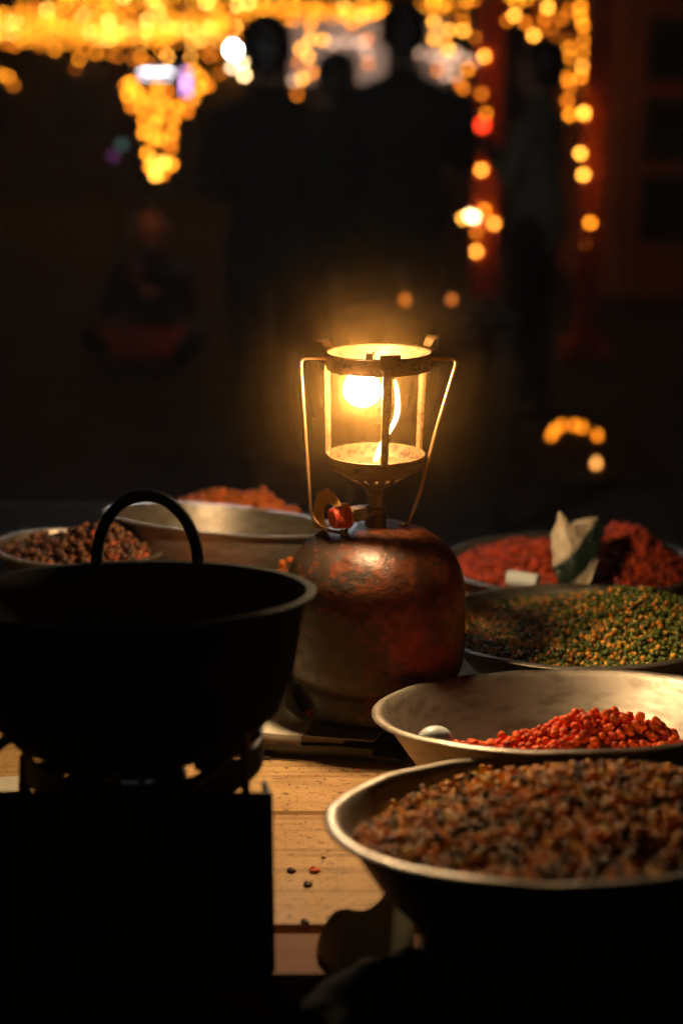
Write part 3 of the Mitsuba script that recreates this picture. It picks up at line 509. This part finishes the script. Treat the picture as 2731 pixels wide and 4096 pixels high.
CURTAIN_H = [
    (-0.24,8.85,1.82,'b'), (-0.16,9.15,1.83,'b'), (-0.31,9.05,1.77,'b'), (-0.26,9.10,1.72,'b'), (-0.30,9.00,1.57,'b'), (-0.23,8.90,1.61,'n'), (-0.15,9.05,1.62,'n'), (-0.32,8.85,1.67,'d'), (-0.14,8.85,1.72,'p'), (-0.09,9.00,1.80,'p'), (-0.24,8.90,1.92,'n'), (-0.34,9.15,1.47,'d'), (-0.36,9.05,1.56,'p'), (-0.00,8.95,1.81,'p'), (0.08,8.85,1.80,'p'), (0.11,8.90,1.80,'p'), (0.14,8.90,1.73,'p'), (0.15,8.95,1.67,'d'), (0.04,8.90,1.92,'n'), (0.14,8.90,1.82,'d'), (0.17,8.85,1.98,'n'), (0.11,8.95,1.96,'n'), (0.01,9.10,2.00,'n'), (0.26,9.15,2.03,'n'), (0.33,8.90,2.03,'n')]
CONE = [
    (-1.26,7.60,1.51,'n'), (-1.18,7.35,1.46,'n'), (-1.26,7.50,1.44,'n'), (-1.26,7.65,1.38,'d'), (-1.19,7.60,1.37,'n'), (-1.08,7.45,1.48,'n'), (-1.02,7.50,1.46,'d'), (-1.12,7.50,1.41,'n'), (-1.04,7.45,1.39,'n'), (-1.09,7.55,1.33,'n'), (-0.97,7.55,1.38,'n'), (-0.91,7.45,1.35,'d'), (-0.89,7.65,1.42,'n'), (-0.82,7.35,1.48,'n'), (-0.80,7.65,1.50,'d'), (-0.86,7.40,1.57,'n'), (-0.83,7.55,1.55,'n'), (-1.18,7.60,1.30,'n'), (-1.11,7.60,1.28,'n'), (-1.01,7.65,1.30,'n'), (-1.16,7.40,1.23,'n'), (-1.11,7.45,1.20,'n'), (-1.08,7.55,1.19,'n'), (-1.02,7.60,1.22,'n'), (-1.17,7.60,1.11,'n'), (-1.14,7.65,1.07,'b'), (-1.00,7.35,1.15,'d'), (-1.05,7.40,1.06,'b'), (-1.01,7.45,1.05,'n'), (-1.12,7.55,1.03,'b'), (-1.10,7.40,0.99,'b'), (-1.08,7.60,0.99,'d'), (-1.16,7.65,1.03,'n'), (-1.20,7.60,1.43,'n'), (-1.25,7.35,1.49,'d'), (-1.23,7.45,1.51,'n')]
FRINGE = [
    (-2.75,11.05,1.64,'n'), (-2.78,10.90,1.65,'n'), (-2.68,10.90,1.57,'d'), (-2.68,11.05,1.88,'d'), (-2.44,10.85,1.86,'e'), (-2.32,10.85,1.84,'n'), (-2.18,10.90,1.88,'d'), (-2.09,10.90,1.86,'d'), (-2.02,11.00,1.82,'n'), (-2.14,10.90,1.77,'n'), (-2.18,10.95,1.70,'e'), (-1.93,11.10,1.83,'d'), (-1.86,11.10,1.80,'d'), (-1.69,10.85,1.77,'d'), (-1.64,10.85,1.79,'n'), (-1.59,10.95,1.74,'d'), (-1.50,11.10,1.85,'n'), (-1.43,10.90,1.79,'b'), (-1.29,11.00,1.88,'n'), (-1.27,11.10,1.79,'b'), (-1.16,11.10,1.84,'d'), (-1.09,10.90,1.79,'d'), (-1.04,11.10,1.82,'d'), (-1.02,11.05,1.67,'d')]
ORD = ['leftmost', 'second from the left', 'third from the left', 'fourth from the left', 'fifth from the left', 'sixth from the left', 'seventh from the left', 'eighth from the left']
def strands(pts, width, top, label, group):
    pts = sorted(pts, key=lambda p: p[0]); x0 = pts[0][0]; col = {}
    for p in pts: col.setdefault(int((p[0] - x0) / width), []).append(p)
    for n_, c in enumerate(col[k] for k in sorted(col)):
        c.sort(key=lambda p: -p[2]); q = [p[:3] for p in c]
        string_light(q, [p[3] for p in c], label % ORD[n_] if '%s' in label else label, group, [(q[0][0], q[0][1], top)] + [(a, b + .03, z) for a, b, z in q])
strands(POST_L, 9, 2.5, 'amber lights running down the left red post to a bright knot', 'string lights')
strands(POST_R, 9, 2.5, 'amber lights spaced down the right red post', 'string lights')
strands(CURTAIN_R, .12, 2.5, '%s of the amber strands hanging above the right red post', 'string lights')
strands(CURTAIN_M, .12, 2.5, '%s of the amber strands hanging right of the tallest silhouette', 'string lights')
strands(CURTAIN_H, .12, 2.5, '%s of the bright amber strands between the two middle heads', 'string lights')
strands(FRINGE, .30, 2.6, '%s of the amber strands dangling below the canopy at the left', 'string lights')
# the cone: a wire hoop with lights wound down to a tip
CONE = [(-.03 + (p[0] + .0) * .855, 6.3 + (p[1] - 7.5) * .8, 1.31 + (p[2] - 1.31) * .8625, p[3]) for p in CONE]
cn = thing('light_cone', 'downward pointing cone of packed amber lights hanging at the left', 'light decoration', 'string lights')
q = sorted(CONE, key=lambda p: -p[2]); cx = np.mean([p[0] for p in q[-8:]])
a = np.linspace(0, 2 * np.pi, 40); obj('hoop', tube(np.stack([-.91 + .2 * np.cos(a), 6.3 + .2 * np.sin(a), 0 * a + 1.52], 1), .006, 6), 'cable', cn)
for k in range(6): obj('rib', tube([(-.91, 6.3, 2.45), (-.91 + .2 * math.cos(k), 6.3 + .2 * math.sin(k), 1.52), (-.97, 6.3, 1.02)], .004, 5), 'cable', cn)
for p in q: scene[num(cn + '__bulb')] = {'type': 'instance', 'to_world': T().translate(list(p[:3])), 'shape': {'type': 'ref', 'id': 'bulb_' + p[3]}}
# the canopy over the lane: strings from side to side, each lower in the view the farther it is
for k in range(18):
    y = 13.6 + .62 * k; f = k / 17
    xl = -2.5 - 4.5 * f; xr = 3.1 - 1.6 * min(1, k / 3) - 3.2 * f * (k > 1)
    n = int((xr - xl) / .135); s = np.linspace(0, 1, n); sag = .10 * (4 * s * (1 - s))
    x = xl + (xr - xl) * s; ph = rng.uniform(0, 6)
    z = 2.46 + .02 * (y - 13.6) - sag + .05 * np.sin(x * 2.1 + ph) + rng.normal(0, .03, n); yy = y + .25 * np.sin(x * .8 + ph) + rng.normal(0, .06, n)
    pts = np.stack([x + rng.normal(0, .03, n), yy, z], 1)
    string_light(pts.tolist(), ['F' if r < .10 else 'f' if r < .60 else 'g' for r in rng.random(n)], ('nearest amber light string of the canopy over the lane' if k == 0 else 'farthest amber light string of the canopy over the lane' if k == 17 else 'canopy light string over the lane, %s behind the nearest one' % ('next', 'second', 'third', 'fourth', 'fifth', 'sixth', 'seventh', 'eighth', 'ninth', 'tenth', 'eleventh', 'twelfth', 'thirteenth', 'fourteenth', 'fifteenth', 'sixteenth')[k - 1]), 'canopy string lights')

# ------------------------------------------------------------------ other lamps; the white one brought near and brightened for cool edge light
for n_, (p, r, c, w) in enumerate((((-.2805, 2.20, 1.462), .017, (1200, 1280, 1330), 2.0), ((-.74, 9.5, 1.70), .020, (20, 13, 6), .1), ((-.725, 9.5, 1.61), .020, (16, 10, 4.5), .1), ((-.81, 9.5, 1.665), .020, (11, 7.5, 4), .1))):
    t = thing('market_lamp', ('large round white lamp beside the leftmost head', 'small warm white lamp just below the large white one', 'lowest of the small warm white lamps beside the leftmost head', 'left one of the small warm white lamps below the large one')[n_], 'lamp', None if w > 1 else 'small warm white lamps')
    scene[t + '__globe'] = mikit.ply(mv(ico(r, 2), *p), 'bulb_glass', smooth=True, emitter=glow(c, w))
    obj('cap', mv(lathe([(0, r * 1.02), (r * .4, r * .97), (r * .6, r * 1.5), (0, r * 1.6)], 20), *p), 'iron_black', t); obj('cord', tube([(p[0], p[1], p[2] + r * 1.5), (p[0], p[1] + .1, 2.5)], .004, 6), 'cable', t)
ng = thing('corner_tube_light', 'white and pink tube light shaped like an upside down letter L reversed at the left', 'tube light')
for nm, a, b, c in (('tube', (-1.395, 9, 1.60), (-1.175, 9, 1.60), (14, 13, 14)), ('tube', (-1.09, 9, 1.625), (-1.09, 9, 1.47), (4.2, 2.0, 4.6))):
    scene[num(ng + '__' + nm)] = mikit.ply(tube([a, b], .020, 12), 'bulb_glass', smooth=50, emitter=glow(list(c), .1))
obj('bracket', cat(box(-1.42, -1.05, 9.03, 9.05, 1.58, 1.66), box(-1.11, -1.07, 9.03, 9.05, 1.66, 2.5)), 'iron_black', ng)
rl_ = thing('red_signal_lamp', 'red double lamp fixed beside the left red post', 'lamp')
for p in ((.78, 8.15, 1.31), (.855, 8.15, 1.27)): scene[num(rl_ + '__lens')] = mikit.ply(mv(ico(.032, 2), *p), 'bulb_glass', smooth=True, emitter=glow([6.5, .22, .06], .1))
obj('housing', box(.74, .90, 8.19, 8.24, 1.22, 1.36, .01), 'iron_black', rl_)
for p, c, l in (((-1.25, 7, 1.17), (.02, .16, .15), 'tiny dim teal indicator light beside the light cone'), ((-1.30, 7, 1.11), (.12, .02, .16), 'tiny dim purple indicator light beside the light cone')):
    t = thing('indicator_light', l, 'light'); scene[t + '__lens'] = mikit.ply(mv(ico(.02, 2), *p), 'bulb_glass', smooth=True, emitter=glow(list(c), .02))
    obj('stem', tube([(p[0], p[1] + .015, p[2]), (p[0], p[1] + .05, 0)], .008, 6), 'iron_black', t)
def oil_lamp(x, y, z, r, rgb, label, group):
    t = thing('oil_lamp', label, 'oil lamp', group)
    obj('dish', mv(lathe([(0, 0), (r * 1.2, 0), (r * 2.2, r * 1.1), (r * 2.05, r * 1.15), (r * 1.1, r * .2), (0, r * .2)], 24), x, y, z), 'clay', t, smooth=40)
    f = lathe([(0, 0), (r * .7, r * .5), (r * .95, r * 1.2), (r * .7, r * 2.1), (r * .25, r * 3.0), (0, r * 3.3)], 16)
    scene[t + '__flame'] = mikit.ply(mv(f, x, y, z + r * .35), 'bulb_glass', smooth=True, emitter=glow(list(rgb), .05))
for n_, (x, y) in enumerate(((.828, 4.52), (.858, 4.63), (.899, 4.72), (.953, 4.72), (.981, 4.68), (1.017, 4.52))): oil_lamp(x, y, .035, .011, (5.5, 1.35, .06), '%s orange oil lamp of the arc of flames at the right' % ('leftmost', 'second', 'third', 'fourth', 'fifth', 'rightmost')[n_], 'oil lamps in an arc')
oil_lamp(.927, 4.02, .035, .011, (5.5, 2.2, .45), 'single paler oil lamp in front of the arc of flames', 'oil lamps')
lsx = thing('low_stand', 'low dark board on the ground carrying the arc of oil lamps', 'board'); obj('board', box(.70, 1.15, 3.85, 4.9, .012, .034, .004), 'dark_wood', lsx); [obj('foot', box(x, x + .05, 3.9, 4.85, 0, .0115), 'dark_wood', lsx) for x in (.75, 1.05)]
st = thing('side_table', 'dark side table behind the lantern with two small oil lamps', 'table'); obj('top', box(-.02, .52, 3.2, 3.75, .69, .715, .003), 'dark_wood', st)
for x in (0, .46):
    for y in (3.22, 3.69): obj('leg', box(x, x + .04, y, y + .04, 0, .689), 'dark_wood', st)
oil_lamp(.178, 3.5, .716, .009, (3.0, .70, .05), 'left one of two dim orange lamps above the lantern', 'oil lamps'); oil_lamp(.332, 3.5, .716, .009, (2.4, .55, .06), 'right one of two dim orange lamps above the lantern', 'oil lamps')

# ------------------------------------------------------------------ posts, walls and buildings
for x, y, w, l in ((.915, 8.40, .085, 'left red post wound with amber lights'), (1.335, 6.80, .065, 'right red post on a wide foot, wound with amber lights')):
    t = thing('red_post', l, 'post', 'red canopy posts')
    obj('shaft', box(x - w, x + w, y - w, y + w, .12, 2.55, .012), 'post_red', t); obj('foot', box(x - w * 1.9, x + w * 1.9, y - w * 1.9, y + w * 1.9, 0, .12, .015), 'post_red', t); obj('cap', box(x - w * 1.3, x + w * 1.3, y - w * 1.3, y + w * 1.3, 2.551, 2.60, .01), 'post_red', t)
def building(label, x0, x1, y0, y1, h, wm, wins, side=False):
    t = thing('building', label, 'building'); obj('wall', box(x0, x1, y0, y1, 0, h), wm, t); obj('roof', box(x0 - .15, x1 + .15, y0 - .15, y1 + .15, h, h + .18), 'plaster_dark', t)
    for (a, b, c, d) in wins:
        w = num(t + '__window'); scene[w] = mikit.ply(cat(box(a - .05, b + .05, y0 - .04, y0 - .005, c - .05, c), box(a - .05, b + .05, y0 - .04, y0 - .005, d, d + .05), box(a - .05, a, y0 - .04, y0 - .005, c, d), box(b, b + .05, y0 - .04, y0 - .005, c, d)), 'plaster_dark')
        scene[w + '__pane'] = mikit.ply(box(a, b, y0 - .012, y0 - .004, c, d), 'pane_dark')
building('red brown plastered building at the right edge with dark windows', 1.97, 7.5, 9.6, 15, 4.6, 'plaster_red', [(2.21, 2.46, 1.62, 1.95), (2.21, 2.46, 1.08, 1.40), (2.21, 2.46, .5, .85), (3.2, 3.9, 1.0, 2.2), (4.8, 5.5, 1.0, 2.2)])
building('dark wide building closing the lane behind the canopy', -3.6, 3.5, 30, 38, 7.5, 'plaster_dark', [(-3 + 1.7 * k, -2.1 + 1.7 * k, z, z + 1.3) for k in range(4) for z in (1.0, 3.6)])
building('dark tall building far back at the left', -14, -3.9, 27, 38, 9, 'plaster_dark', [(-13 + 1.9 * k, -12 + 1.9 * k, z, z + 1.3) for k in range(5) for z in (1.0, 3.6, 6)])
building('dark building far back at the right', 3.8, 16, 29, 38, 8, 'plaster_dark', [(4.4 + 1.9 * k, 5.4 + 1.9 * k, z, z + 1.3) for k in range(5) for z in (1.0, 3.6)])
ks = thing('kiosk', 'lit kiosk with pale pinkish window panes behind the silhouettes', 'kiosk')
obj('wall', cat(box(-1.2, 1.6, 16.12, 17.4, 0, 2.75), ), 'plaster_dark', ks); obj('awning', box(-1.3, 1.7, 15.5, 17.5, 2.76, 2.84), 'blue_panel', ks)
for k, (a, b, e) in enumerate(((-.62, -.28, .20), (-.24, .10, .27), (.14, .48, .24), (.52, .86, .17), (.90, 1.16, .12))):
    w = num(ks + '__window'); scene[w] = mikit.ply(cat(box(a - .02, b + .02, 16.06, 16.11, 1.66, 1.70), box(a - .02, b + .02, 16.06, 16.11, 2.40, 2.44), box(a - .02, a, 16.06, 16.11, 1.7, 2.4), box(b, b + .02, 16.06, 16.11, 1.7, 2.4)), 'plaster_dark')
    scene[w + '__pane'] = mikit.ply(box(a, b, 16.085, 16.11, 1.7, 2.4), 'pane_dark', emitter=glow([e * 1.15, e * .72, e * .52], .05))
obj('side_panel', box(1.20, 1.58, 16.05, 16.11, 1.5, 2.5), 'blue_panel', ks)

# ------------------------------------------------------------------ people
def hand(o, d, side):
    """palm and five fingers, hanging along d, a little curled"""
    o = np.array(o, float); d = np.array(d, float) / np.linalg.norm(d); f = np.array([0, -1.0, 0]); f -= d * (f @ d); f /= np.linalg.norm(f); s = np.cross(d, f) * side
    L = [(o, .026, o + d * .075, .030)]
    for k, ln_ in enumerate((.070, .080, .074, .058)):
        b = o + d * .085 + s * 0 + f * (.030 - .020 * k); m1 = b + d * ln_ * .5 + s * .006; L += [(b, .0095, m1, .0088), (m1, .0088, m1 + d * ln_ * .42 + s * .018, .0075)]
    b = o + d * .025 + f * .03; L += [(b, .011, b + d * .035 + f * .022, .0105), (b + d * .035 + f * .022, .0105, b + d * .065 + f * .026, .009)]
    return L
def person(label, x, y, yaw, h, coat, seated=False, wide=1.0, lap=None, arms=0):
    """standing or seated figure; yaw 0 faces +y (away from the camera)"""
    t = thing('person', label, 'person'); k = h / 1.74; R_ = trimesh.transformations.rotation_matrix(math.radians(yaw), (0, 0, 1))
    def fin(m): m.apply_scale(k); m.apply_transform(R_); return mv(m, x, y, 0)
    dz = 0.0
    if seated: dz = -.845
    hd = np.array([0, .02, 1.63 + dz]); sh = 1.42 + dz; hip = .92 + dz; w = .185 * wide
    skin = [((0, 0, sh + .02), .060, (0, .01, sh + .10), .056), ((0, .0, 1.655 + dz), .090, (0, .025, 1.63 + dz), .086), ((0, .04, 1.60 + dz), .068, (0, .055, 1.555 + dz), .048), ((0, .105, 1.63 + dz), .010, (0, .118, 1.605 + dz), .014), ((.088, .01, 1.635 + dz), .012, (.092, .0, 1.60 + dz), .010), ((-.088, .01, 1.635 + dz), .012, (-.092, .0, 1.60 + dz), .010),
            ((.034, .090, 1.652 + dz), .014, (.030, .088, 1.652 + dz), .013), ((-.034, .090, 1.652 + dz), .014, (-.030, .088, 1.652 + dz), .013), ((.02, .09, 1.575 + dz), .011, (-.02, .09, 1.575 + dz), .011), ((0, 0, sh - .3), .09, (0, 0, sh), .075)]
    coatl = [((0, 0, sh - .02), .085, (0, 0, sh - .34), .125 * wide), ((-w + .06, 0, sh - .08), .085, (w - .06, 0, sh - .08), .085), ((0, 0, sh - .34), .13 * wide, (0, -.01, hip - .02), .140 * wide), ((-.06, 0, sh - .2), .11 * wide, (.06, 0, sh - .2), .11 * wide), ((-.05, 0, hip), .12 * wide, (.05, 0, hip), .12 * wide), ((0, 0, sh), .075, (0, .005, sh + .05), .068), ((0, -.005, sh + .015), .062, (w - .01, 0, sh - .075), .060), ((0, -.005, sh + .015), .062, (-w + .01, 0, sh - .075), .060)]
    tr = []; hips = hip - .02
    for s in (-1, 1):
        S = np.array([s * w, 0, sh - .085])
        if seated:
            E = np.array([s * (w + .05), .16, sh - .24]); H = np.array([s * (.10 if s < 0 else .08), .32, sh - (.16 if s < 0 else .08)])
        else:
            E = np.array([s * (w + (.055, .045, .03)[arms]), (-.02, .03, .06)[arms], sh - .29]); H = np.array([s * (w + .045, .10, .06)[arms] + (0, 0, .03)[arms], (.05, .24, .22)[arms], sh - (.545, .36, .20)[arms]])
        coatl += [(S, .062, E, .050), (E, .050, H, .040)]; dd = (H - E) / np.linalg.norm(H - E)
        skin += [(H - dd * .05, .027, H + dd * .02, .026)] + hand(H + dd * .02, dd, s)
        hp = np.array([s * .085, 0, hips])
        if seated: kn_ = np.array([s * .30, .27, hips + .12]); an = np.array([s * .10, .36, hips + .02])
        else: kn_ = np.array([s * .10, .015, .49]); an = np.array([s * .10, -.02, .08])
        tr += [(hp, .092, kn_, .062), (kn_, .062, an, .046)]
        sm = bones([(an + (0, -.03, -.03), .045, an + (0, .05, -.035), .040), (an + (0, .05, -.035), .040, an + (0, .17, -.045), .030)], .025, 6); obj('shoe', fin(sm), 'shoe', t, smooth=True)
    tr += [((-.05, 0, hips), .11, (.05, 0, hips), .11)]
    obj('body', fin(bones(skin, .012, 8, 2)), 'skin', t, smooth=True)
    obj('coat', fin(bones(coatl, .03, 10, 2)), coat, t, smooth=True); obj('trousers', fin(bones(tr, .035, 10, 2)), 'trousers', t, smooth=True)
    hairl = [((0, -.015, 1.672 + dz), .098, (0, -.03, 1.64 + dz), .095), ((0, -.035, 1.64 + dz), .09, (0, -.045, 1.58 + dz), .062)]
    obj('hair', fin(bones(hairl, .02, 6, 2)), 'hair', t, smooth=True)
    if lap: obj('lap_cloth', fin(bones([((-.20, .27, hips + .10), .085, (.20, .27, hips + .10), .085), ((-.12, .36, hips + .06), .075, (.12, .36, hips + .06), .075)], .03, 8)), lap, t, smooth=True)
    return t
person('person in a dark coat seen from behind at centre left', -.305, 4.25, 4, 1.655, 'coat_black', wide=1.0, arms=1)
person('tallest person in a broad black coat seen from behind at centre', .225, 5.0, -3, 1.755, 'coat_black', wide=1.30, arms=2)
person('shorter person in black standing left of the tallest one', -.055, 5.25, 6, 1.57, 'coat_black', wide=1.15, arms=2)
person('person in a dull green shirt standing side on at the right', .845, 5.35, 62, 1.63, 'shirt_green', wide=.95, arms=2)
person('person in dark clothes sitting on the ground behind the cone of lights', -1.075, 6.75, 176, 1.66, 'coat_brown', seated=True, lap='lap_cloth')
